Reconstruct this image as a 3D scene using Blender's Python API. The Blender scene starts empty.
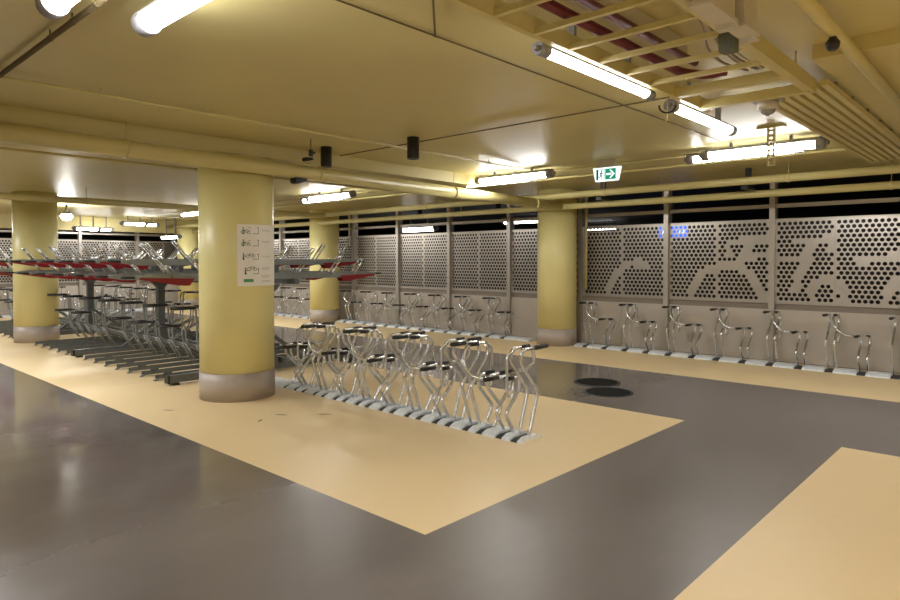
import bpy, bmesh, math, random
from mathutils import Vector, Matrix
random.seed(7)
S = bpy.context.scene
COL = S.collection
PI = math.pi
CEIL = 2.95
R = math.radians

# ------------------------------------------------------------------ materials
def new_mat(name):
    m = bpy.data.materials.new(name); m.use_nodes = True
    nt = m.node_tree
    return m, nt, nt.nodes['Principled BSDF']
def mat(name, col, rough=.5, metal=0., var=.06, scale=6., coat=0., bump=0., spec=.5):
    m, nt, b = new_mat(name)
    b.inputs['Metallic'].default_value = metal
    b.inputs['Specular IOR Level'].default_value = spec
    if coat:
        b.inputs['Coat Weight'].default_value = coat
        b.inputs['Coat Roughness'].default_value = .12
    geo = nt.nodes.new('ShaderNodeNewGeometry')
    no = nt.nodes.new('ShaderNodeTexNoise')
    no.inputs['Scale'].default_value = scale; no.inputs['Detail'].default_value = 5
    nt.links.new(geo.outputs['Position'], no.inputs['Vector'])
    rp = nt.nodes.new('ShaderNodeValToRGB')
    a, c = rp.color_ramp.elements
    a.position, c.position = .3, .7
    a.color = (*[max(0, x*(1-var)) for x in col], 1); c.color = (*[min(1, x*(1+var)) for x in col], 1)
    nt.links.new(no.outputs['Fac'], rp.inputs['Fac'])
    nt.links.new(rp.outputs['Color'], b.inputs['Base Color'])
    mr = nt.nodes.new('ShaderNodeMapRange')
    mr.inputs['To Min'].default_value = rough*.85; mr.inputs['To Max'].default_value = min(1, rough*1.15)
    nt.links.new(no.outputs['Fac'], mr.inputs['Value']); nt.links.new(mr.outputs['Result'], b.inputs['Roughness'])
    if bump:
        bp = nt.nodes.new('ShaderNodeBump'); bp.inputs['Strength'].default_value = bump
        nt.links.new(no.outputs['Fac'], bp.inputs['Height']); nt.links.new(bp.outputs['Normal'], b.inputs['Normal'])
    return m
def emit(name, col, strength):
    m, nt, b = new_mat(name)
    b.inputs['Base Color'].default_value = (*col, 1)
    b.inputs['Emission Color'].default_value = (*col, 1)
    b.inputs['Emission Strength'].default_value = strength
    return m
def floor_mat(name, col, col2, rough, scale, polished=False):
    m, nt, b = new_mat(name)
    geo = nt.nodes.new('ShaderNodeNewGeometry')
    mp = nt.nodes.new('ShaderNodeMapping'); mp.inputs['Scale'].default_value = (1, .55, 1)
    nt.links.new(geo.outputs['Position'], mp.inputs['Vector'])
    n1 = nt.nodes.new('ShaderNodeTexNoise'); n1.inputs['Scale'].default_value = scale; n1.inputs['Detail'].default_value = 8
    n1.inputs['Roughness'].default_value = .62
    nt.links.new(mp.outputs['Vector'], n1.inputs['Vector'])
    rp = nt.nodes.new('ShaderNodeValToRGB')
    rp.color_ramp.elements[0].position = .32; rp.color_ramp.elements[1].position = .68
    rp.color_ramp.elements[0].color = (*col, 1); rp.color_ramp.elements[1].color = (*col2, 1)
    nt.links.new(n1.outputs['Fac'], rp.inputs['Fac'])
    # fine speckle of dirt
    n2 = nt.nodes.new('ShaderNodeTexNoise'); n2.inputs['Scale'].default_value = 9; n2.inputs['Detail'].default_value = 6
    nt.links.new(geo.outputs['Position'], n2.inputs['Vector'])
    r2 = nt.nodes.new('ShaderNodeValToRGB')
    r2.color_ramp.elements[0].position = .62; r2.color_ramp.elements[1].position = .80
    r2.color_ramp.elements[0].color = (0, 0, 0, 1); r2.color_ramp.elements[1].color = (.14, .14, .14, 1)
    nt.links.new(n2.outputs['Fac'], r2.inputs['Fac'])
    mx = nt.nodes.new('ShaderNodeMix'); mx.data_type = 'RGBA'
    nt.links.new(r2.outputs['Color'], mx.inputs[0])
    nt.links.new(rp.outputs['Color'], mx.inputs[6])
    mx.inputs[7].default_value = (*[x*.72 for x in col], 1)
    nt.links.new(mx.outputs[2], b.inputs['Base Color'])
    mr = nt.nodes.new('ShaderNodeMapRange')
    mr.inputs['To Min'].default_value = rough*.6; mr.inputs['To Max'].default_value = rough*1.4
    nt.links.new(n1.outputs['Fac'], mr.inputs['Value']); nt.links.new(mr.outputs['Result'], b.inputs['Roughness'])
    if polished:      # the lane wears smooth towards its far end
        sx = nt.nodes.new('ShaderNodeSeparateXYZ'); nt.links.new(geo.outputs['Position'], sx.inputs[0])
        m2 = nt.nodes.new('ShaderNodeMapRange')
        m2.inputs['From Min'].default_value = -4.7; m2.inputs['From Max'].default_value = -3.5
        m2.inputs['To Min'].default_value = .28; m2.inputs['To Max'].default_value = 1.
        nt.links.new(sx.outputs['X'], m2.inputs['Value'])
        mu = nt.nodes.new('ShaderNodeMath'); mu.operation = 'MULTIPLY'
        nt.links.new(mr.outputs['Result'], mu.inputs[0]); nt.links.new(m2.outputs['Result'], mu.inputs[1])
        nt.links.new(mu.outputs[0], b.inputs['Roughness'])
    return m
M = {
 'paint': mat('yellow_paint', (.60, .525, .235), .36, var=.03, scale=2.0),
 'pillar': mat('pillar_yellow_paint', (.80, .725, .335), .38, var=.03, scale=2.0),
 'ceil': mat('ceiling_paint', (.60, .525, .245), .42, var=.05, scale=1.2),
 'band': mat('pillar_grey_band', (.40, .345, .30), .45, var=.04),
 'floor_grey': floor_mat('grey_epoxy', (.122, .105, .101), (.190, .166, .160), .37, .9, True),
 'floor_yellow': floor_mat('yellow_epoxy', (.75, .585, .335), (.80, .63, .37), .46, .6),
 'scuff': mat('tyre_scuff', (.10, .085, .07), .6),
 'cladding': mat('beige_cladding', (.50, .45, .395), .40, var=.03, scale=3),
 'strip': mat('taupe_strip', (.25, .21, .175), .45, var=.04),
 'perf': mat('perforated_sheet', (.54, .50, .455), .30, metal=.75, var=.05, scale=3),
 'post': mat('post_metal', (.50, .46, .41), .38, metal=.5, var=.05),
 'galv': mat('galvanised_steel', (.70, .72, .75), .27, metal=1., var=.04, scale=5),
 'plate': mat('galvanised_plate', (.82, .87, .95), .36, metal=.2, var=.10, scale=30),
 'rackgrey': mat('rack_grey_steel', (.15, .165, .17), .42, metal=.55, var=.12, scale=14),
 'traygrey': mat('tray_grey_steel', (.27, .29, .295), .40, metal=.6, var=.1, scale=14),
 'red': mat('red_guard', (.24, .008, .016), .38, var=.08),
 'maroon': mat('maroon_pipe', (.13, .012, .022), .4, var=.08),
 'black': mat('black_plastic', (.012, .012, .013), .42, var=.2),
 'rubber': mat('dark_rubber', (.03, .032, .035), .6, var=.2),
 'iron': mat('black_cast_iron', (.010, .010, .010), .8, spec=.15, var=.25, scale=40, bump=.3),
 'white': mat('white_plastic', (.56, .52, .45), .4, var=.04),
 'signwhite': mat('white_sign_sheet', (.90, .87, .82), .45, var=.02),
 'cap': mat('grey_end_cap', (.27, .27, .29), .35, var=.08),
 'ink': mat('black_ink', (.03, .035, .03), .6), 'inkgreen': mat('green_ink', (.08, .30, .13), .6),
 'inkgrey': mat('grey_ink', (.50, .47, .44), .6),
 'greenbox': mat('grey_green_box', (.11, .125, .10), .5),
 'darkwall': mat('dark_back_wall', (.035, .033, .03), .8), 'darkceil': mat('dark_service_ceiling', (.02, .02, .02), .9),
 'wallpaint': mat('wall_paint', (.45, .38, .22), .5),
 'glasslens': mat('smoky_lens', (.25, .25, .26), .1, spec=.8),
 'tube': emit('lit_tube', (1.0, .985, .955), 19.),
 'tube_back': emit('lit_tube_back', (1.0, .97, .93), 10),
 'lens': emit('spot_lens', (1.0, .93, .8), 5.),
 'lamp': emit('bright_lamp', (1.0, .96, .88), 140.), 'tube_slim': emit('lit_tube_slim', (1.0, .97, .94), 8.),
 'darkline': mat('dull_conduit', (.15, .115, .06), .85, spec=.1),
 'exit_white': emit('exit_sign_white', (.82, .95, .93), .62),
 'exit_green': emit('exit_sign_green', (.0, .21, .125), .6),
 'exit_dark': emit('exit_sign_dark_green', (.0, .05, .055), .5),
 'blue': emit('blue_lit_sign', (.03, .12, .75), 1.0),
}

# ------------------------------------------------------------------ mesh helpers
def BM(): return bmesh.new()
def box(bm, x0, x1, y0, y1, z0, z1, mtx=None, mi=0):
    vs = [bm.verts.new((x, y, z)) for z in (z0, z1) for (x, y) in ((x0, y0), (x1, y0), (x1, y1), (x0, y1))]
    if mtx is not None:
        for v in vs: v.co = mtx @ v.co
    for f in ((3, 2, 1, 0), (4, 5, 6, 7), (0, 1, 5, 4), (1, 2, 6, 5), (2, 3, 7, 6), (3, 0, 4, 7)):
        fc = bm.faces.new([vs[i] for i in f]); fc.material_index = mi
def poly(bm, pts, mi=0):
    f = bm.faces.new([bm.verts.new(p) for p in pts]); f.material_index = mi
def prism(bm, prof, x0, x1, axis='x', close=True):
    """closed profile (a,b) extruded along an axis; profile in (y,z) for x, (x,z) for y, (x,y) for z"""
    def P(t, a, b): return {'x': (t, a, b), 'y': (a, t, b), 'z': (a, b, t)}[axis]
    A = [bm.verts.new(P(x0, a, b)) for a, b in prof]; B = [bm.verts.new(P(x1, a, b)) for a, b in prof]
    n = len(prof)
    for i in range(n):
        bm.faces.new((A[i], A[(i+1) % n], B[(i+1) % n], B[i]))
    bm.faces.new(A[::-1]); bm.faces.new(B)
def fillet(pts, r, seg=4):
    pts = [Vector(p) for p in pts]
    if r <= 0 or len(pts) < 3: return pts
    out = [pts[0]]
    for i in range(1, len(pts)-1):
        p, a, b = pts[i], pts[i-1], pts[i+1]
        d1 = (a-p); d2 = (b-p); l = min(r, d1.length*.48, d2.length*.48)
        s = p+d1.normalized()*l; e = p+d2.normalized()*l
        for k in range(seg+1):
            t = k/seg
            out.append(s*(1-t)**2 + p*2*t*(1-t) + e*t*t)
    out.append(pts[-1])
    return out
def tube(bm, pts, r, n=8, fl=0., cap=True, seg=4):
    path = fillet(pts, fl, seg)
    clean = [path[0]]
    for p in path[1:]:
        if (p-clean[-1]).length > 1e-5: clean.append(p)
    path = clean
    rings = []
    t0 = (path[1]-path[0]).normalized()
    nrm = t0.orthogonal().normalized()
    for i, p in enumerate(path):
        if i == 0: t = t0
        elif i == len(path)-1: t = (path[i]-path[i-1]).normalized()
        else: t = ((path[i+1]-path[i]).normalized()+(path[i]-path[i-1]).normalized()).normalized()
        nrm = (nrm - t*nrm.dot(t)).normalized()
        bn = t.cross(nrm)
        rings.append([bm.verts.new(p+(nrm*math.cos(2*PI*k/n)+bn*math.sin(2*PI*k/n))*r) for k in range(n)])
    for a, b in zip(rings, rings[1:]):
        for k in range(n):
            bm.faces.new((a[k], a[(k+1) % n], b[(k+1) % n], b[k])).smooth = True
    if cap:
        bm.faces.new(rings[0][::-1]); bm.faces.new(rings[-1])
def lathe(bm, prof, n=32, c=(0, 0), z0=0, capb=True, capt=True):
    rings = [[bm.verts.new((c[0]+r*math.cos(2*PI*k/n), c[1]+r*math.sin(2*PI*k/n), z0+z)) for k in range(n)] for r, z in prof]
    for a, b in zip(rings, rings[1:]):
        for k in range(n):
            bm.faces.new((a[k], a[(k+1) % n], b[(k+1) % n], b[k])).smooth = True
    if capb: bm.faces.new(rings[0][::-1])
    if capt: bm.faces.new(rings[-1])
def mesh(name, bm, *ms):
    me = bpy.data.meshes.new(name)
    bmesh.ops.recalc_face_normals(bm, faces=bm.faces[:])
    bm.to_mesh(me); bm.free()
    for m in ms: me.materials.append(M[m])
    return me
def inst(name, me, parent=None, loc=(0, 0, 0), rz=0):
    o = bpy.data.objects.new(name, me); COL.objects.link(o)
    o.location = loc; o.rotation_euler = (0, 0, rz)
    if parent is not None: o.parent = parent
    return o
def obj(name, bm, m, parent=None, loc=(0, 0, 0), rz=0):
    ms = m if isinstance(m, (tuple, list)) else (m,)
    return inst(name, mesh(name, bm, *ms), parent, loc, rz)
def tag(o, label, cat, group=None):
    o['label'] = label; o['category'] = cat
    if group: o['group'] = group
    return o
def thing(name, label, cat, loc=(0, 0, 0), rz=0, group=None):
    return tag(inst(name, None, None, loc, rz), label, cat, group)
def struct(o): o['kind'] = 'structure'; return o

# ------------------------------------------------------------------ camera (eye height 1.6 m, X and Y are the hall's own axes)
cam = bpy.data.cameras.new('camera'); co = bpy.data.objects.new('camera', cam); COL.objects.link(co)
cam.sensor_width = 36; cam.lens = 647/900*36; cam.shift_y = -23.2/900; cam.clip_end = 200
co.location = (0, 0, 1.6)
co.rotation_euler = (R(90-1.4), 0, math.atan2(.6777, .7353))
S.camera = co

# ------------------------------------------------------------------ the setting
XL, XR, YN, YW, YB = -22.3, 6.5, -7., 11.05, 24.
bm = BM()
def rect(bm, x0, x1, y0, y1, z, mi): poly(bm, [(x0, y0, z), (x1, y0, z), (x1, y1, z), (x0, y1, z)], mi)
# floor: grey lanes and yellow parking zones, tiled side by side
ys = [YN, 2.655, 6.35, 8.8, 11.2]; xs = [XL-.2, -2.645, -1.27, XR]
for i in range(3):
    for j in range(4):
        x0, x1, y0, y1 = xs[i], xs[i+1], ys[j], ys[j+1]
        yel = (j == 3) or (i == 0 and j == 1) or (i == 2 and j <= 1)
        rect(bm, x0, x1, y0, y1, 0, 1 if yel else 0)
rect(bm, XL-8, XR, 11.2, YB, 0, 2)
for (x, y, a, l, w) in ((-5.83, 3.73, .5, .075, .018), (-5.52, 4.05, .7, .085, .016), (-5.77, 3.45, 2.1, .05, .016), (-6.9, 3.02, .5, .08, .012)):
    mt = Matrix.Translation((x, y, 0)) @ Matrix.Rotation(a, 4, 'Z')
    poly(bm, [mt @ Vector(p) for p in ((-l, 0, .0012), (-l*.3, -w, .0012), (l*.8, -w*.5, .0012), (l, .3*w, .0012), (l*.1, w, .0012))], 3)
struct(obj('floor', bm, ('floor_grey', 'floor_yellow', 'darkwall', 'scuff')))
bm = BM()
box(bm, XL-.2, XR, YN, 11.3, CEIL, CEIL+.12)
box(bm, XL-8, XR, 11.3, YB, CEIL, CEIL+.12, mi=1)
struct(obj('ceiling', bm, ('ceil', 'darkceil')))
bm = BM(); box(bm, -1.10, XR, 4.54, 9.2, 2.86, CEIL); struct(obj('trim_soffit', bm, 'ceil'))
bm = BM(); box(bm, -7.55, -6.656, -4.5, 7.9, 2.795, CEIL); struct(obj('trim_beam', bm, 'ceil'))
bm = BM(); box(bm, XL+.1, XL+.55, -6.9, 10.9, 2.54, CEIL); struct(obj('trim_downstand', bm, 'ceil'))
bm = BM(); box(bm, XR, XR+.12, YN, YB, 0, CEIL); struct(obj('wall_east', bm, 'wallpaint'))
bm = BM(); box(bm, XL-8, XR, YN-.12, YN, 0, CEIL); struct(obj('wall_south', bm, 'wallpaint'))
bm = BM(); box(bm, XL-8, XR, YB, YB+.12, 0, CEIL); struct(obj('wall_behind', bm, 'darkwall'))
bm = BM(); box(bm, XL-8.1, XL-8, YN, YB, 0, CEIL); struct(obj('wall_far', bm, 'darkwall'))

# perforated wall --------------------------------------------------
PW, PH = .827, 1.30
COLS, ROWS, P = 10.5, 18, .827*.985/10.5
RH = (PH-.05)/ROWS
def panel_mesh(name, solid=None):
    """sheet with staggered round holes in local x (0..PW), z (0..PH); solid(x, z) leaves the hole out"""
    bm = BM(); mx = (PW-10.5*P)/2; mz = .025; hr = .0295; NS = 12
    def q(x0, z0, x1, z1): poly(bm, [(x0, 0, z0), (x1, 0, z0), (x1, 0, z1), (x0, 0, z1)])
    q(0, 0, PW, mz); q(0, PH-mz, PW, PH); q(0, mz, mx, PH-mz); q(PW-mx, mz, PW, PH-mz)
    for r in range(ROWS):
        z0 = mz+r*RH; z1 = z0+RH; off = 0 if r % 2 else P/2
        if off: q(mx, z0, mx+P/2, z1)
        else: q(mx+10*P, z0, mx+10.5*P, z1)
        for c in range(10):
            x0 = mx+off+c*P; x1 = x0+P; cx, cz = (x0+x1)/2, (z0+z1)/2
            if solid and solid(cx, cz): q(x0, z0, x1, z1); continue
            cor = []; hol = []
            for k in range(NS):
                a = 2*PI*k/NS+PI/4
                ca, sa = math.cos(a), math.sin(a)
                s = 1/max(abs(ca), abs(sa))
                cor.append(bm.verts.new((cx+ca*s*P/2, 0, cz+sa*s*RH/2)))
                hol.append(bm.verts.new((cx+ca*hr, 0, cz+sa*hr)))
            for k in range(NS):
                bm.faces.new((cor[k], cor[(k+1) % NS], hol[(k+1) % NS], hol[k]))
    me = mesh(name, bm, 'perf')
    return me
plain = panel_mesh('perforated_panel')
def seg_d(x, z, a, b):
    ax, az = a; bx, bz = b; dx, dz = bx-ax, bz-az
    t = max(0, min(1, ((x-ax)*dx+(z-az)*dz)/(dx*dx+dz*dz)))
    return math.hypot(x-ax-t*dx, z-az-t*dz)
MOTIF_SEG = [((-3.88, 1.91), (-3.33, 1.93), .062), ((-3.46, 1.93), (-3.72, 1.58), .066), ((-3.72, 1.66), (-3.16, 1.70), .05), ((-3.9, 1.86), (-3.86, 1.70), .05),
             ((-2.86, 1.90), (-2.36, 1.92), .062), ((-2.36, 1.92), (-2.38, 1.76), .06), ((-2.62, 1.90), (-2.88, 1.16), .068), ((-3.16, 1.64), (-2.80, 1.62), .05),
             ((-5.5, 1.52), (-5.32, 1.52), .065), ((-2.05, 1.6), (-1.5, 1.66), .055)]
MOTIF_ARC = [((-5.46, .95), .635, .06, 86, 182), ((-3.93, .92), .595, .062, -5, 182), ((-2.42, 1.10), .215, .062, -30, 215), ((-1.1, .92), .595, .062, -5, 182)]
def motif(x, z):
    for a, b, w in MOTIF_SEG:
        if seg_d(x, z, a, b) < w: return True
    for c, r, w, a0, a1 in MOTIF_ARC:
        an = math.degrees(math.atan2(z-c[1], x-c[0]))
        if an < -90: an += 360
        if a0 <= an <= a1 and abs(math.hypot(x-c[0], z-c[1])-r) < w: return True
    return False
PITCH = 1.745
posts = [-3.2+PITCH*k for k in range(-10, 6)]      # -20.65 .. 5.5
def perforated_wall(name, n_posts, origin, rz, x_first, with_motif):
    """local x along the wall, y = depth behind its face (face at y = 0), built from posts at x_first + k*PITCH"""
    root = struct(inst(name, None, None, origin, rz))
    bmc, bms, bmr = BM(), BM(), BM()
    for k in range(n_posts):
        x = x_first+k*PITCH
        b = BM(); box(b, x-.042, x+.042, -.07, .09, 0, CEIL-.002)
        obj('post', b, 'post', root)
        if k == n_posts-1: break
        for h in (0, 1):
            x0 = x+.0435+h*.8295
            solid = None
            if with_motif and -6.9 < x0 < 1.:
                solid = lambda cx, cz, x0=x0: motif(x0+cx, cz+.945)
                hit = any(solid(i*.05, j*.05) for i in range(18) for j in range(27))
                if not hit: solid = None
            p = inst('perforated_panel', panel_mesh('perforated_panel', solid) if solid else plain, root, (x0-.003, .0, .945))
            so = p.modifiers.new('sheet', 'SOLIDIFY'); so.thickness = .004; so.offset = -1
            b2 = BM()
            xs_ = x0+PW-.003 if h == 0 else None
            if xs_: box(b2, xs_-.006, xs_+.010, -.005, .03, .95, 2.245); obj('panel_joint', b2, 'cladding', root)
            box(bmc, x0-.001, x0+PW-.003, -.012, .02, .015, .83)
        box(bms, x+.045, x+PITCH-.045, .012, .05, .0, .945)
        box(bmr, x+.045, x+PITCH-.045, -.02, .05, .925, .95)
        box(bmr, x+.045, x+PITCH-.045, -.02, .05, 2.245, 2.265)
        box(bmr, x+.045, x+PITCH-.045, -.02, .05, 2.44, 2.50)
    obj('cladding', bmc, 'cladding', root); obj('recessed_strip', bms, 'strip', root); obj('rail', bmr, 'post', root)
    return root
perforated_wall('wall_north', len(posts), (0, YW, 0), 0, posts[0], True)
# the end wall of the hall is built the same way (runs along Y at X = XL)
perforated_wall('wall_west', 11, (XL, 10.55, 0), PI/2, -17.45+.0, False)

# ------------------------------------------------------------------ pillars
def pillar(x, y, label, r=.385, extra=None):
    t = thing('pillar', label, 'pillar', (x, y, 0), 0, 'round yellow pillars')
    b = BM(); lathe(b, [(r, .315), (r, CEIL-.001)], 48); obj('shaft', b, 'pillar', t)
    b = BM(); lathe(b, [(r+.006, 0), (r+.006, .315)], 48); obj('base_band', b, 'band', t)['label'] = 'grey painted base band'
    return t
PX, PY, PR = -7.08, 3.94, .425
pillar(PX, PY, 'thick yellow round pillar carrying the white instruction sign', PR)
pillar(-6.93, 10.56, 'yellow round wall pillar just right of the free-standing bike rack', .375)
pillar(-14.15, 10.42, 'yellow round pillar by the wall, seen behind the upper tray ends')
pillar(-14.85, 3.90, 'yellow round pillar at the left edge, in front of the two-tier rack')
pillar(-21.35, 10.15, 'distant yellow pillar showing between the two-tier rack and the near pillar')

# sign wrapped round the near pillar --------------------------------
to = Vector((-PX, -PY)).normalized(); rt = Vector((-to.y, to.x))
SR = PR+.012
def sp(u, v, lift=0):
    s = .015+.955*u; ph = math.asin(min(.985, s))
    d = to*math.cos(ph)+rt*math.sin(ph)
    return Vector((d.x*(SR+lift), d.y*(SR+lift), 1.315+.70*v))
sg = thing('instruction_sign', 'white instruction sign with four pictograms wrapped on the near yellow pillar', 'sign', (PX, PY, 0))
def quad_patch(bm, u0, u1, v0, v1, lift, n=12):
    for i in range(n):
        a, c = u0+(u1-u0)*i/n, u0+(u1-u0)*(i+1)/n
        poly(bm, [sp(a, v0, lift), sp(c, v0, lift), sp(c, v1, lift), sp(a, v1, lift)])
b = BM(); n = 20
for i in range(n):
    a, c = i/n, (i+1)/n
    f = [sp(a, 0), sp(c, 0), sp(c, 1), sp(a, 1)]; k = [sp(a, 0, -.009), sp(c, 0, -.009), sp(c, 1, -.009), sp(a, 1, -.009)]
    poly(b, f); poly(b, k[::-1]); poly(b, [k[0], k[1], f[1], f[0]]); poly(b, [f[3], f[2], k[2], k[3]])
for a in (0, 1):
    poly(b, [sp(a, 0), sp(a, 1), sp(a, 1, -.009), sp(a, 0, -.009)])
obj('sheet', b, 'signwhite', sg)
def stroke(bm, pts, w):
    """a line of width w (fraction of sign height) on the sheet; u has 0.53 of the height of v"""
    AS = .57
    for (a, c) in zip(pts, pts[1:]):
        du, dv = (c[0]-a[0])*AS, c[1]-a[1]; L = math.hypot(du, dv) or 1
        nu, nv = -dv/L*w/2/AS, du/L*w/2
        poly(bm, [sp(a[0]-nu, a[1]-nv, .002), sp(c[0]-nu, c[1]-nv, .002), sp(c[0]+nu, c[1]+nv, .002), sp(a[0]+nu, a[1]+nv, .002)])
def ring(u, v, r, n=10): return [(u+r*math.cos(2*PI*k/n)/.57, v+r*math.sin(2*PI*k/n)) for k in range(n+1)]
def picto(v, kind):
    b = BM(); g = BM()
    tr = [(.55, v+.055), (.55, v-.035), (.40, v-.035)]
    stroke(b, tr, .007); stroke(b, [(.30, v+.060-.015*kind), (.56, v+.068-.01*kind)], .010)
    mu, mv = (.22, v+.0) if kind < 2 else (.34, v+.03)
    if kind == 3: mu = .38; mv = v+.055
    for s in (-1, 1): stroke(b, ring(mu+s*.075, mv-.012, .026), .006)
    stroke(b, [(mu-.075, mv-.012), (mu-.03, mv+.022), (mu+.05, mv+.026), (mu+.075, mv-.012), (mu, mv-.014), (mu-.03, mv+.022)], .006)
    pu = .145 if kind < 2 else .15+.05*(kind-2)
    stroke(g, [(pu, v-.045), (pu+.005, v+.0), (pu+.012, v+.035)], .016); stroke(g, ring(pu+.012, v+.052, .009, 8), .010)
    stroke(g, [(pu+.005, v+.02), (pu+.07, v+.012)], .010); stroke(g, [(pu+.004, v-.0), (pu+.035, v-.045)], .012)
    p = obj('pictogram', b, 'ink', sg); obj('figure', g, 'inkgreen' if kind < 2 else 'ink', p)
for i, v in enumerate((.885, .69, .47, .235)): picto(v, i)
b = BM(); quad_patch(b, .16, .42, .065, .115, .002); obj('green_label', b, 'inkgreen', sg)
for v in (.915, .90, .73, .715, .485, .47, .30, .285, .265, .17, .155, .135, .08, .065):
    b = BM(); quad_patch(b, .64, .64+.27*(.75+.25*random.random()), v, v+.006, .002, 6); obj('text_line', b, 'inkgrey', sg)

# ------------------------------------------------------------------ tulip bicycle racks
TR = .0162
def upright(x, yk, zk, yt, zt, ztop, yend):
    return [(x, .02, .02), (x, .02, .06), (x, yk, zk), (x, yt, zt), (x, yt, ztop), (x, yend, ztop+.006)]
bm = BM()
tube(bm, upright(-.055, -.11, .42, .15, .70, .815, -.24), TR, 8, .05)
tube(bm, upright(.055, -.11, .42, .15, .70, .815, -.04)+[(.05, -.17, .80), (.09, -.26, .66), (.2, -.27, .56), (.345, -.22, .541)], TR, 8, .05)
tube(bm, [(.05, .12, .80), (.05, .215, .77), (.05, .215, .40), (.05, .13, .385), (.05, .13, .52)], TR*.85, 8, .05)
tall_me = mesh('high_holder', bm, 'galv')
bm = BM()
tube(bm, upright(-.055, -.09, .22, .12, .43, .535, -.24), TR, 8, .045)
tube(bm, upright(.055, -.09, .22, .12, .43, .535, -.10), TR, 8, .045)
low_me = mesh('low_holder', bm, 'galv')
bm = BM(); tube(bm, [(0, -.03, 0), (0, -.22, .004)], .0205, 10); grip_me = mesh('grip', bm, 'black')
bm = BM(); tube(bm, [(0, 0, 0), (0, -.12, .003)], .0205, 10); grip_s_me = mesh('grip', bm, 'black')
def holder(root, tall, x, y, rz):
    h = inst('high_holder' if tall else 'low_holder', tall_me if tall else low_me, root, (x, y, 0), rz)
    z = .818 if tall else .539
    inst('grip', grip_me, h, (-.055, -.03, z)); inst('grip', grip_s_me, h, (.055, .0 if tall else .02, z-.001))
def base_rail(root, x0, x1, slots, hw=.16, gap=.055):
    prof = [(-hw, 0), (-hw*.97, .018), (-hw*.55, .046), (hw*.55, .046), (hw*.97, .018), (hw, 0)]
    b = BM(); cur = x0
    for s in sorted(slots):
        if s-gap > cur: prism(b, prof, cur, s-gap)
        cur = s+gap
    if x1 > cur: prism(b, prof, cur, x1)
    obj('base_plate', b, 'plate', root)
    b = BM(); prism(b, [(p*.9, z*.55) for p, z in prof], x0+.01, x1-.01); obj('wheel_channel', b, 'rubber', root)
# free-standing double-sided rack
def rack(label, loc, rz=0): return thing('bike_rack', label, 'bike rack', loc, rz, 'low tulip bike racks')
rk = rack('double-sided tubular steel bike rack standing free in the middle of the yellow floor zone', (-5.55, 4.70, 0))
slots = [1.95-.4*i for i in range(11)]
base_rail(rk, -2.15, 2.2, slots[:9]+[x+.17 for x in slots[:10]], gap=.04)
for i, x in enumerate(slots):
    ev = i % 2 == 0
    if i == 10: break
    if i < 9: holder(rk, True, x+(.17 if ev else 0), .03 if ev else -.03, PI if ev else 0)
    holder(rk, False, x+(0 if ev else .17), -.03 if ev else .03, 0 if ev else PI)
# racks along the perforated wall
def wall_rack(label, x0, x1, tall0, ntall, first_low, loc_y=10.66, rz=0, base=(0, 0)):
    cx = (x0+x1)/2
    rk = rack(label, (cx, loc_y, 0) if rz == 0 else (base[0], base[1], 0), rz)
    tl = [tall0+.8*k-cx for k in range(ntall)]; lw = [tall0+first_low+.8*k-cx for k in range(ntall)]
    base_rail(rk, x0-cx, x1-cx, tl+lw, .18)
    for x in tl: holder(rk, True, x, .02, 0)
    for x in lw: holder(rk, False, x, .02, 0)
wall_rack('steel bike rack along the perforated wall with the bicycle motif', -6.5, 1.0, -6.28, 9, .4)
wall_rack('steel bike rack along the wall between the two wall pillars', -13.75, -7.55, -13.02-.4, 7, .4)
wall_rack('short steel bike rack along the wall beyond the vertical drain pipe', -19.6, -14.82, -19.42, 6, .4)
wall_rack('steel bike rack at the end wall, seen under the two-tier rack', -2.8, 2.8, -2.6, 7, .4, rz=PI/2, base=(XL+.5, 6.6))

# ------------------------------------------------------------------ two-tier rack
DX, DY, DP, NB = -8.27, 5.17, .445, 3
dd = thing('two_tier_bike_rack', 'long two-tier grey bike rack with red guards on its raised trays', 'bike rack', (DX, DY, 0))
bm = BM()
box(bm, -.055, .055, -.06, .06, .0, 1.26)
prism(bm, [(-.06, 1.12), (.06, 1.12), (.20, 1.26), (-.20, 1.26)], -.05, .05)
prism(bm, [(-.06, .42), (.06, .42), (.16, .12), (-.16, .12)], -.056, .056)
post_me = mesh('post', bm, 'rackgrey')
bm = BM(); box(bm, -.045, .045, -1.55, 1.45, .03, .125); foot_me = mesh('foot', bm, 'rackgrey')
bm = BM(); box(bm, -.05, .05, -1.565, -1.535, .028, .128); cap_me = mesh('foot_cap', bm, 'black')
bm = BM(); box(bm, -.07, .07, -.04, .04, 0, .03); pad_me = mesh('foot_pad', bm, 'black')
bm = BM()
for s in (-1, 1):
    mt = Matrix.Translation((0, s*.36, .32)) @ Matrix.Rotation(-s*R(36), 4, 'X')
    box(bm, -.025, .025, -.42, .42, -.025, .025, mt)
brace_me = mesh('brace', bm, 'rackgrey')
for k in range(NB+1):
    x = -k*8*DP
    p = inst('post', post_me, dd, (x, -.1, 0)); inst('brace', brace_me, p)
    f = inst('foot', foot_me, dd, (x, 0, 0)); inst('foot_cap', cap_me, f)
    inst('foot_pad', pad_me, f, (0, -1.46, 0)); inst('foot_pad', pad_me, f, (0, 1.37, 0))
L = NB*8*DP
for (yy, z0, z1, w) in ((-.33, 1.26, 1.335, .04), (.33, 1.26, 1.335, .04), (-.12, .125, .19, .03), (.12, .125, .19, .03)):
    b = BM(); box(b, -L-.2, .12, yy-w, yy+w, z0, z1); obj('beam', b, 'rackgrey', dd)
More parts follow.
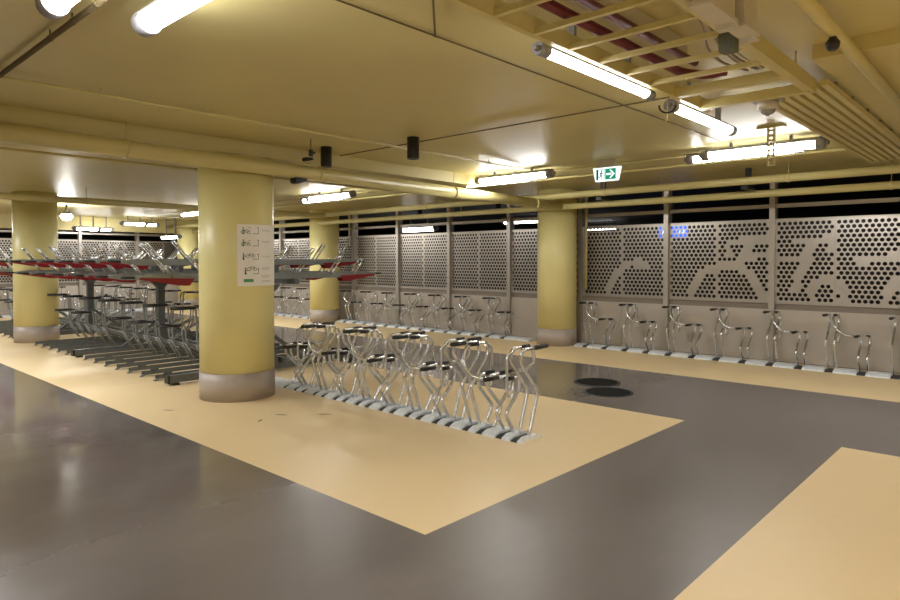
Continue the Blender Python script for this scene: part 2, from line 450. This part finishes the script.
# lower trays, with wheel hoops tall and low in turn; built for the side that faces -Y, turned for the other
bm = BM()
for s in (-1, 1): box(bm, s*.032-.004, s*.032+.004, -1.50, -.05, .025, .072)
box(bm, -.032, .032, -1.50, -.05, .024, .03)
prism(bm, [(-1.49, .03), (-1.535, .002), (-1.525, 0), (-1.46, .026)], -.03, .03)
box(bm, -.03, .03, -.2, -.1, 0, .025); box(bm, -.03, .03, -1.2, -1.1, 0, .025)
ltray_me = mesh('lower_tray', bm, 'rackgrey')
def hoop(zt):
    b = BM()
    for s in (-1, 1):
        tube(b, [(s*.055, -.30, .09), (s*.055, -.62, .30), (s*.055, -.90, .42), (s*.055, -.92, zt), (s*.055, -1.27, zt)], .014, 8, .06)
    tube(b, [(-.055, -.91, .42), (.055, -.91, .42)], .01, 6); tube(b, [(-.055, -.5, .22), (.055, -.5, .22)], .01, 6)
    tube(b, [(-.055, -.92, .42), (-.055, -.75, .10)], .012, 6); tube(b, [(.055, -.92, .42), (.055, -.75, .10)], .012, 6)
    return mesh('wheel_hoop', b, 'traygrey')
hoop_hi, hoop_lo = hoop(.95), hoop(.68)
bm = BM(); tube(bm, [(0, 0, 0), (0, -.30, 0)], .020, 8); lgrip_me = mesh('grip', bm, 'black')
# upper trays
bm = BM()
prism(bm, [(-.055, .09), (-.055, .0), (.055, .0), (.055, .09), (.045, .09), (.045, .012), (-.045, .012), (-.045, .09)], -1.72, .10, 'y')
prism(bm, [(-1.72, 0), (-1.72, .09), (-1.93, .065), (-1.93, .035)], -.055, .055)
utray_me = mesh('upper_tray', bm, 'traygrey')
bm = BM()
for s in (-1, 1):
    x = s*.062
    prism(bm, [(-1.90, .028), (-1.88, .05), (-1.19, .03), (-1.26, -.06), (-1.34, -.062)], x-.005, x+.005)
guard_me = mesh('red_guard', bm, 'red')
bm = BM(); tube(bm, [(0, -1.92, .05), (0, -2.09, .055)], .015, 10); uhandle_me = mesh('handle', bm, 'black')
def guide(y0, y1, z1):
    b = BM()
    for s in (-1, 1): tube(b, [(s*.05, y0, .05), (s*.05, y1, z1)], .0125, 8)
    for t in (.62, .98): tube(b, [(-.05, y0+(y1-y0)*t, .05+(z1-.05)*t), (.05, y0+(y1-y0)*t, .05+(z1-.05)*t)], .011, 6)
    return mesh('wheel_guide', b, 'galv')
guide_in, guide_out = guide(-1.02, -1.25, .33), guide(-1.48, -1.68, .29)
bm = BM(); box(bm, -.03, .03, -.37, -.29, -.205, .0); riser_me = mesh('riser', bm, 'rackgrey')
for k in range(NB*8+1):
    x = -k*DP; hi = k % 2 == 1
    for side in (0, 1):
        rz = PI*side
        if side == 0 and k in (14, 15): continue      # a pillar stands here
        z = 1.54 if hi else 1.34
        u = inst('upper_tray', utray_me, dd, (x-.02, 0, z), rz)
        if not (side == 0 and k in (1, 2)): inst('red_guard', guard_me, u)['label'] = 'red side guard'
        inst('handle', uhandle_me, u); inst('wheel_guide', guide_in, u); inst('wheel_guide', guide_out, u)
        if hi: inst('riser', riser_me, u)
        if k % 8:
            t = inst('lower_tray', ltray_me, dd, (x, 0, 0), rz)
            if side == 1 and k <= 4: continue
            h = inst('wheel_hoop', hoop_hi if hi else hoop_lo, t)
            for s in (-1, 1): inst('grip', lgrip_me, h, (s*.055, -.98, .95 if hi else .68))

# ------------------------------------------------------------------ tube lights
def tube_light(label, x, y, z, L=1.25, rz=0, r=.055, mt='tube', hang=True, group='ceiling tube lights', side=False):
    t = thing('tube_light', label, 'light', (x, y, z), rz, group)
    h = L/2
    b = BM(); tube(b, [(-h+.03, 0, 0), (h-.03, 0, 0)], r, 16, cap=False); obj('diffuser', b, mt, t)
    b = BM(); n = 8; pr = [(r*1.06*math.cos(R(20+140*k/n)), r*1.06*math.sin(R(20+140*k/n))) for k in range(n+1)]; prism(b, pr+[(y_*1.12, z_*1.12) for y_, z_ in pr[::-1]], -h+.05, h-.05); obj('housing', b, 'cap', t)
    for s in (-1, 1):
        b = BM(); tube(b, [(s*(h-.07), 0, 0), (s*(h+.015), 0, 0)], r*1.19, 16); tube(b, [(s*(h+.015), 0, 0), (s*(h+.05), 0, 0)], r*.55, 12)
        obj('end_cap', b, 'cap', t)
        if side:
            b = BM(); box(b, s*h*.62-.012, s*h*.62+.012, -.062, .02, r*.6, r*.6+.03); obj('bracket', b, 'cap', t)
        if hang:
            b = BM(); box(b, s*h*.5-.012, s*h*.5+.012, -.02, .02, r*.6, CEIL-z-.001); obj('bracket', b, 'cap', t)
    return t
ZT = 2.84
near = 'large lit tube light close overhead at top left, '
tube_light(near+'its whole left end cap showing', -2.84, 1.43, ZT, 1.3)
tube_light(near+'only its end showing in the corner', -2.92, 1.02, ZT, 1.3)
def pair(x, y, what, z=ZT, d=.17, stag=.16, mt='tube', along_y=False, L=1.25):
    if along_y:
        tube_light('nearer tube of the lit pair '+what, x+d/2, y-stag/2, z, .72, PI/2, mt=mt)
        tube_light('farther tube of the lit pair '+what, x-d/2, y+stag/2, z, .72, PI/2, mt=mt)
        return
    tube_light('nearer tube of the lit pair '+what, x+stag/2, y-d/2, z, L, mt=mt)
    tube_light('farther tube of the lit pair '+what, x-stag/2, y+d/2, z, L, mt=mt)
pair(-2.48, 7.72, 'under the ceiling by the hanging perforated strut', stag=.25)
pair(-6.05, 7.80, 'between the black spotlights and the exit sign', stag=.42, L=1.36)
pair(-10.35, 7.68, 'right of the near pillar, beyond the thick ceiling pipe', stag=.45, L=1.4)
pair(-20.4, 8.15, 'high over the two-tier rack, right-hand of two pairs', z=2.73, stag=.42, along_y=True)
pair(-21.2, 7.1, 'high over the two-tier rack, left-hand of two pairs', z=2.57, stag=.42, along_y=True)
tube_light('lit tube light just showing at the left edge of the near pillar', -16.4, 7.9, ZT)
tube_light('lit tube light low over the two-tier rack, left of the near pillar', -20.2, 9.0, 2.35)
tube_light('lit tube light fixed along the cable ladder, the nearer of two in line', -2.015, 3.55, 2.735, 1.32, PI/2, r=.030, mt='tube_slim')
tube_light('lit tube light fixed along the cable ladder, the farther of two in line', -2.02, 5.16, 2.725, 1.24, PI/2, r=.038, mt='tube_slim')
g2 = 'lights behind the perforated wall'
for (x, y, z, l) in ((-14.4, 14.2, 2.60, 'white tube light glowing behind the wall, above the middle perforated panels'),
                  (-10.75, 14.75, 2.74, 'white tube light behind the wall, cut off by the wall pillar'),
                  (-11.4, 20.0, 2.76, 'thin distant tube light behind the wall, right of the wall pillar')):
    tube_light(l, x, y, z, 1.5, r=.085, mt='tube_back', group=g2)
# round bright lamp far left
t = thing('floodlight', 'very bright round lamp hanging over the two-tier rack at far left', 'light', (-17.3, 5.2, 2.72))
b = BM(); lathe(b, [(.01, -.15), (.09, -.125), (.13, -.05), (.10, 0)], 20); obj('bulb', b, 'lamp', t)
b = BM(); lathe(b, [(.105, 0), (.09, .06), (.03, .10), (.02, CEIL-2.72-.001)], 20); obj('housing', b, 'black', t)

# lamps of the hall that hang outside the picture
def lamp(x, y, L=1.3, power=55, rz=0, pair_=True):
    ld = bpy.data.lights.new('hall_lamp', 'AREA'); ld.shape = 'RECTANGLE'; ld.size = L; ld.size_y = .25; ld.energy = power; ld.color = (1.0, .985, .955)
    o = bpy.data.objects.new('hall_lamp', ld); COL.objects.link(o); o.location = (x, y, 2.8); o.rotation_euler = (0, 0, rz)
for (x, y) in ((1.8, 7.8), (1.7, 1.2), (-8.4, 1.2), (-11.5, 1.2), (-16, 1.2), (-2.8, -4.0), (2.5, -3.5), (-8.5, -4.0), (-14.6, 7.75), (-18.5, 3.5)):
    lamp(x, y)

# ------------------------------------------------------------------ spotlights
def spot(x, y, label, zt=CEIL):
    t = thing('spotlight', label, 'light', (x, y, zt), 0, 'black cylinder spotlights')
    b = BM(); lathe(b, [(.066, -.235), (.066, -.001)], 24, capb=False); lathe(b, [(.066, -.235), (.052, -.235), (.048, -.215)], 24, capb=False, capt=False); obj('housing', b, 'black', t)
    b = BM(); lathe(b, [(.001, -.222), (.049, -.218)], 20, capb=False, capt=False); obj('lens', b, 'lens', t)
spot(-5.11, 4.95, 'black cylinder spotlight right of the near pillar, lower lens lit, the right of two')
spot(-6.30, 4.67, 'black cylinder spotlight nearest the near pillar, left of two')
spot(-9.38, 11.83, 'small black cylinder spotlight beside the top of the wall pillar')
spot(-11.75, 11.62, 'small distant black spotlight above the glowing tube behind the wall')

# ------------------------------------------------------------------ pipes and conduits
def pipe(name, label, cat, pts, r, m='paint', hangers=(), group=None, fl=.0, n=14):
    o = thing(name, label, cat, pts[0], 0, group)
    p0 = Vector(pts[0])
    b = BM(); tube(b, [Vector(p)-p0 for p in pts], r, n, fl); obj('run', b, m, o)
    for (x, y, z) in hangers:
        b = BM(); h = Vector((x, y, z))-p0
        tube(b, [h+Vector((0, 0, r*.6)), Vector((h.x, h.y, CEIL-.001-p0.z))], .006, 6)
        ax = (Vector(pts[1])-p0).normalized()
        tube(b, [h-ax*.015, h+ax*.015], r*1.12, n); obj('hanger', b, m, o)
    return o
def pz(y): return 2.69-.0115*(y-2)
pipe('ceiling_pipe', 'thick yellow pipe crossing in front of the near pillar under the ceiling', 'pipe', [(-6.56, -4, pz(-4)), (-6.56, 10.05, pz(10.05))], .085, hangers=[(-6.56, y, pz(y)) for y in (-1, 2.5, 4.75, 7.2, 9.3)])
pipe('ceiling_pipe', 'yellow pipe along the wall, upper of two, passing over the exit sign side', 'pipe', [(XR-.05, 9.62, 2.735), (XL+.3, 9.62, 2.735)], .055, hangers=[(x, 9.62, 2.735) for x in (1, -2.6, -5.4, -9.5, -13, -17)])
pipe('ceiling_pipe', 'yellow pipe along the wall, lower of two, touching the wall pillar top', 'pipe', [(XR-.05, 10.10, 2.585), (XL+.3, 10.10, 2.585)], .052, hangers=[(x, 10.10, 2.585) for x in (1.5, -1.5, -4.6, -9, -12.5, -16)])
pipe('ceiling_pipe', 'yellow pipe crossing over the two-tier rack, left of the near pillar', 'pipe', [(-12.87, -4, 2.69), (-12.87, 9.5, 2.69)], .06, hangers=[(-12.87, y, 2.69) for y in (1, 4.2, 7.5)])
pipe('conduit', 'thin conduit running from ceiling top to the spotlight side, nearer the cable ladder', 'conduit', [(-2.70, -3, 2.940), (-2.70, 7.35, 2.940)], .0055, 'darkline', n=8)
pipe('conduit', 'thin yellow conduit under the ceiling, passing beside both black spotlights', 'conduit', [(-5.48, -3, 2.905), (-5.48, 7.5, 2.905)], .013, hangers=[(-5.48, y, 2.905) for y in (1.9, 4.4, 6.7)], n=8)
pipe('conduit', 'thin conduit linking the two black spotlights to the cable ladder', 'conduit', [(-6.62, 5.12, 2.935), (-2.05, 5.12, 2.935)], .006, 'darkline', n=8)
pipe('conduit', 'short dark conduit at top centre meeting the long ceiling conduit', 'conduit', [(-2.33, 2.40, 2.94), (-2.71, 2.81, 2.94)], .006, 'darkline', n=8)
pipe('conduit', 'dark conduit with bright clips crossing the top left corner', 'conduit', [(-2.1, 1.22, 2.90), (-6.0, 1.22, 2.90)], .016, 'darkline', hangers=[(x, 1.22, 2.90) for x in (-4.3, -3.92, -3.55, -2.3)], n=8)
pipe('conduit', 'thin conduit beyond the thick pipe, left of the near pillar', 'conduit', [(-8.9, -3, 2.90), (-8.9, 9.3, 2.90)], .018, hangers=[(-8.9, y, 2.9) for y in (3.2, 6.5)], n=8)
pipe('conduit', 'thin conduit along the row of tube light pairs', 'conduit', [(-3.3, 8.05, 2.925), (-20.5, 8.05, 2.925)], .012, n=8)
pipe('conduit', 'thin conduit above the wall racks, near the exit sign', 'conduit', [(2.0, 8.75, 2.915), (-20.5, 8.75, 2.915)], .020, n=8)
pipe('conduit', 'vertical yellow conduit at the wall just right of the wall pillar', 'conduit', [(-6.55, 10.995, CEIL-.001), (-6.55, 10.995, 1.05)], .03, n=8)
pipe('conduit', 'thin vertical pale conduit beside the pillar behind the upper trays', 'conduit', [(-13.70, 10.9, CEIL-.001), (-13.70, 10.9, 2.0)], .03, 'white', n=8)
pipe('drain_pipe', 'vertical yellow drain pipe on the left of the pillar behind the upper trays', 'pipe', [(-14.66, 10.42, 2.92), (-14.66, 10.42, .0)], .10)
sprk = pipe('sprinkler_pipe', 'yellow sprinkler pipe at top right with one black sprinkler head', 'pipe', [(-.84, -3, 2.80), (-.84, 4.2, 2.80), (-.84, 6.0, 2.78)], .035, hangers=[(-.84, 1, 2.8), (-.84, 3, 2.8)])
b = BM(); o = Vector((0, 6.83, 0)); lathe(b, [(.02, -.10), (.033, -.085), (.036, -.06), (.02, -.04), (.016, -.02)], 14, (0, 6.86))
obj('sprinkler_head', b, 'black', sprk)
# black clips on the thick pipe
for (x, y, z, l, s) in ((-6.46, 4.52, 2.80, 'small black clip on top of the thick ceiling pipe, right of the near pillar', (.05, .045, .022)),
                  (-6.56, 4.46, 2.549, 'black wedge-shaped clip under the thick ceiling pipe by the near pillar', (.06, .075, .035))):
    b = BM(); prism(b, [(-s[1], s[2]), (s[1], s[2]), (s[1], 0), (-s[1]*.5, -s[2]), (-s[1], -s[2]*.6)], -s[0], s[0])
    tag(obj('pipe_clip', b, 'black', None, (x, y, z)), l, 'clip')
for (x, l) in ((-5.55, 'small black clamp between the two wall pipes, nearer the exit sign'), (-3.2, 'small black clamp between the two wall pipes, above a wall post')):
    b = BM(); box(b, -.05, .05, -.16, .16, -.025, .025); box(b, -.04, .04, -.02, .02, .0, .29)
    tag(obj('pipe_clamp', b, 'black', None, (x, 9.86, 2.655)), l, 'clamp')
b = BM(); box(b, -.012, .012, -.02, .02, -.075, 0); tube(b, [(0, 0, 0), (0, 0, .12)], .004, 6); tube(b, [(0, .02, -.03), (0, .05, -.03)], .012, 8)
tag(obj('hook', b, 'black', None, (-6.0, 4.24, 2.829)), 'tiny black hook hanging from the ceiling, left of the two spotlights', 'hook')

# ------------------------------------------------------------------ cable ladder
ct = thing('cable_ladder', 'yellow overhead cable ladder crossing the top of the picture', 'cable tray', (-1.57, 0, 2.75))
for s, w in ((-.37, .018), (.37, .03)):
    b = BM(); box(b, s-w, s+w, -3, 4.95, -.005, .085); obj('side_rail', b, 'paint', ct)
yy = -2.8; k = 0
while yy < 4.3:
    b = BM(); box(b, -.355, .345, yy-.014, yy+.014, -.004, .024); obj('rung', b, 'paint', ct); yy += .325
for yv in (4.42, 4.88):
    b = BM(); box(b, -.37, .37, yv-.03, yv+.03, -.012, .05); obj('cross_bar', b, 'paint', ct)
for yv in (-1., 1.3, 4.6):
    for s in (-.36, .36):
        b = BM(); tube(b, [(s, yv, .05), (s, yv, CEIL-2.75-.001)], .008, 6); obj('hanger', b, 'paint', ct)
sl = thing('slatted_tray', 'yellow slatted overhead tray continuing beyond the cable ladder at right', 'cable tray', (-1.35, 0, 2.80))
for i in range(7):
    b = BM(); x = -.225+i*.075; box(b, x-.022, x+.022, 4.96, 9.2, -.01, .03); obj('slat', b, 'paint', sl)
for i in range(8):
    b = BM(); y = 5.2+i*.55; box(b, -.25, .25, y-.015, y+.015, .03, .055); obj('cross_bar', b, 'strip', sl)
pipe('red_pipe', 'dark red pipe lying on the cable ladder, the left of two', 'pipe', [(-1.755, -3, 2.815), (-1.755, 4.1, 2.815), (-1.66, 4.27, 2.815), (-1.53, 4.27, 2.815)], .028, 'maroon', fl=.1)
pipe('red_pipe', 'dark red pipe lying on the cable ladder, the right of two', 'pipe', [(-1.60, -3, 2.812), (-1.60, 3.95, 2.812)], .022, 'maroon')
b = BM(); box(b, -.05, .05, -3, 3.9, 0, .09)
tag(obj('cable_duct', b, 'white', None, (-1.68, 0, 2.855)), 'pale cable duct lying over the two dark red pipes', 'duct')
cb = thing('cable_bundle', 'bundle of loose pale cables dropping through the cable ladder below the white boxes', 'cable', (-1.33, 3.3, 2.8))
for i in range(7):
    b = BM(); a = random.uniform(-.06, .06); e = random.uniform(-.05, .04)
    tube(b, [(a, .0, .12), (a+.02, .15, .06), (a-.05+e, .45, .015), (a-.08+e, .8, .015), (a-.05+e*.5, 1.1, .03)], .008, 6, .12); obj('cable', b, 'white' if i % 2 else 'strip', cb)
for (x0, x1, y0, y1, l) in ((-1.152, -1.08, 2.80, 3.12, 'white overhead equipment box at top right, the nearer of two'), (-1.13, -1.06, 3.18, 3.36, 'white overhead equipment box at top right, the farther of two')):
    t = thing('equipment_box', l, 'box', ((x0+x1)/2, (y0+y1)/2, 2.70)); hx, hy = (x1-x0)/2, (y1-y0)/2
    b = BM(); box(b, -hx, hx, -hy, hy, .02, CEIL-2.70-.001); obj('body', b, 'white', t)
    b = BM(); box(b, -hx-.012, hx+.012, -hy-.012, hy+.012, 0, .02); box(b, -hx-.006, hx+.006, hy-.02, hy+.03, -.02, .0); obj('lid', b, 'white', t)
b = BM(); box(b, -.036, .036, -.04, .04, 0, .089); box(b, -.04, .04, -.044, .044, .068, .078)
tag(obj('junction_box', b, 'greenbox', None, (-1.20, 3.38, 2.656)), 'small grey-green junction box under the cable ladder rail by the equipment boxes', 'box')
# dome camera
t = thing('dome_camera', 'white dome camera hanging below the end of the cable ladder', 'camera', (-1.50, 5.02, 2.765))
b = BM(); box(b, -.10, .10, -.06, .06, -.012, .0); obj('mount_plate', b, 'cap', t)
b = BM(); lathe(b, [(.062, -.075), (.072, -.05), (.068, -.012)], 24); obj('housing', b, 'white', t)
b = BM(); lathe(b, [(.005, -.115), (.03, -.108), (.048, -.09), (.052, -.075)], 20, capt=False); obj('lens_dome', b, 'glasslens', t)
b = BM(); box(b, -.02, .02, -.02, .02, .0, .0245); obj('stem', b, 'cap', t)
# strut hanging from a ceiling plate
t = thing('hanging_strut', 'yellow perforated strut hanging from a ceiling plate in front of a lit tube pair', 'strut', (-2.05, 6.98, CEIL))
b = BM(); box(b, -.13, .13, -.045, .045, -.022, -.001); obj('ceiling_plate', b, 'paint', t)
b = BM()
for s in (-1, 1): box(b, s*.028-.008, s*.028+.008, -.02, .02, -.40, -.022)
z = -.03
while z > -.40: box(b, -.028, .028, -.012, -.006, z-.02, z); z -= .05
obj('channel', b, 'paint', t)
# cable loop and pull cord
t = thing('cable_loop', 'black cable loop with a yellow pull cord under the cable ladder', 'cable', (-1.965, 4.37, 2.70))
b = BM(); tube(b, [(.0+.045*math.cos(a), .03*math.cos(a), -.02+.045*math.sin(a)) for a in [PI*.95+PI*1.1*k/14 for k in range(15)]], .007, 6); obj('loop', b, 'black', t)
b = BM(); tube(b, [(0, 0, .05), (0, 0, -.125)], .004, 6); tube(b, [(-.015, 0, -.118), (.015, 0, -.118)], .005, 6); obj('cord', b, 'paint', t)

# ------------------------------------------------------------------ exit sign
t = thing('exit_sign', 'lit green and white emergency exit sign with right-pointing arrow under the ceiling', 'sign', (-4.335, 7.80, 2.757))
b = BM(); prism(b, [(-.205, .092), (.205, .092), (.165, -.09), (-.165, -.09)], -.02, .02, 'y'); obj('housing', b, 'exit_white', t)
b = BM(); box(b, -.13, .13, -.03, .03, .092, CEIL-2.755-.001); obj('mount', b, 'white', t)
b = BM(); poly(b, [(-.015, -.022, -.07), (.14, -.022, -.07), (.14, -.022, .072), (-.015, -.022, .072)]); obj('arrow_panel', b, 'exit_green', t)
b = BM(); yy = -.0235
poly(b, [(.0, yy, -.013), (.075, yy, -.013), (.075, yy, .013), (.0, yy, .013)])
poly(b, [(.125, yy, 0), (.068, yy, .055), (.045, yy, .055), (.095, yy, 0)]); poly(b, [(.125, yy, 0), (.095, yy, 0), (.045, yy, -.055), (.068, yy, -.055)])
obj('arrow', b, 'exit_white', t)
b = BM(); poly(b, [(-.15, -.022, -.07), (-.022, -.022, -.07), (-.022, -.022, .072), (-.15, -.022, .072)]); obj('figure_panel', b, 'exit_dark', t)
b = BM(); poly(b, [(-.118, yy, -.07), (-.028, yy, -.07), (-.028, yy, .066), (-.118, yy, .066)]); obj('doorway', b, 'exit_white', t)
b = BM(); yy = -.025
def st2(b, pts, w):
    for a, c in zip(pts, pts[1:]):
        dx, dz = c[0]-a[0], c[1]-a[1]; L = math.hypot(dx, dz); nx, nz = -dz/L*w/2, dx/L*w/2
        poly(b, [(a[0]-nx, yy, a[1]-nz), (c[0]-nx, yy, c[1]-nz), (c[0]+nx, yy, c[1]+nz), (a[0]+nx, yy, a[1]+nz)])
poly(b, [(-.068+.011*math.cos(k*PI/5), yy, .048+.011*math.sin(k*PI/5)) for k in range(10)])
st2(b, [(-.072, .034), (-.080, -.008)], .018); st2(b, [(-.08, -.006), (-.062, -.028), (-.066, -.058)], .011); st2(b, [(-.08, -.006), (-.092, -.032), (-.112, -.036)], .011)
st2(b, [(-.072, .03), (-.05, .008)], .009); st2(b, [(-.072, .03), (-.096, .012)], .009)
obj('running_figure', b, 'exit_dark', t)
# blue lit sign beyond the wall
t = thing('blue_sign', 'blue lit sign glowing through the perforated wall behind a wall post', 'sign', (-6.4, 14.6, 2.24))
b = BM(); box(b, -.34, .34, -.03, .03, -.11, .17); obj('face', b, 'blue', t)
b = BM(); yy = -.032
for x in (-.25, -.17, .15, .24): st2(b, [(x, -.03), (x+.04, .09)], .03)
obj('marks', b, 'exit_white', t)
b = BM(); box(b, -.02, .02, -.02, .02, .17, CEIL-2.24-.001); obj('hanger', b, 'black', t)

# ------------------------------------------------------------------ manhole covers
for (x, y, l) in ((-4.33, 7.56, 'round black manhole cover in the grey floor, farther of two'), (-3.90, 7.08, 'round black manhole cover in the grey floor, nearer of two')):
    t = thing('manhole_cover', l, 'manhole cover', (x, y, 0), 0, 'black manhole covers')
    b = BM(); lathe(b, [(.265, .001), (.262, .009), (.255, .010)], 40, capb=False); obj('lid', b, 'iron', t)
    b = BM(); lathe(b, [(.300, .001), (.298, .007), (.268, .007), (.267, .001)], 40, capb=False, capt=False); obj('rim', b, 'rubber', t)

# ------------------------------------------------------------------ world and view
w = bpy.data.worlds.new('world'); S.world = w; w.use_nodes = True
w.node_tree.nodes['Background'].inputs['Color'].default_value = (.02, .02, .022, 1)
w.node_tree.nodes['Background'].inputs['Strength'].default_value = .3
S.view_settings.view_transform = 'Standard'; S.view_settings.look = 'None'
S.view_settings.exposure = 0.95; S.view_settings.gamma = 1.0; S.view_settings.use_curve_mapping = False
S.cycles.max_bounces = 8; S.cycles.diffuse_bounces = 5; S.cycles.glossy_bounces = 4
S.cycles.sample_clamp_indirect = 6; S.cycles.caustics_reflective = False; S.cycles.caustics_refractive = False
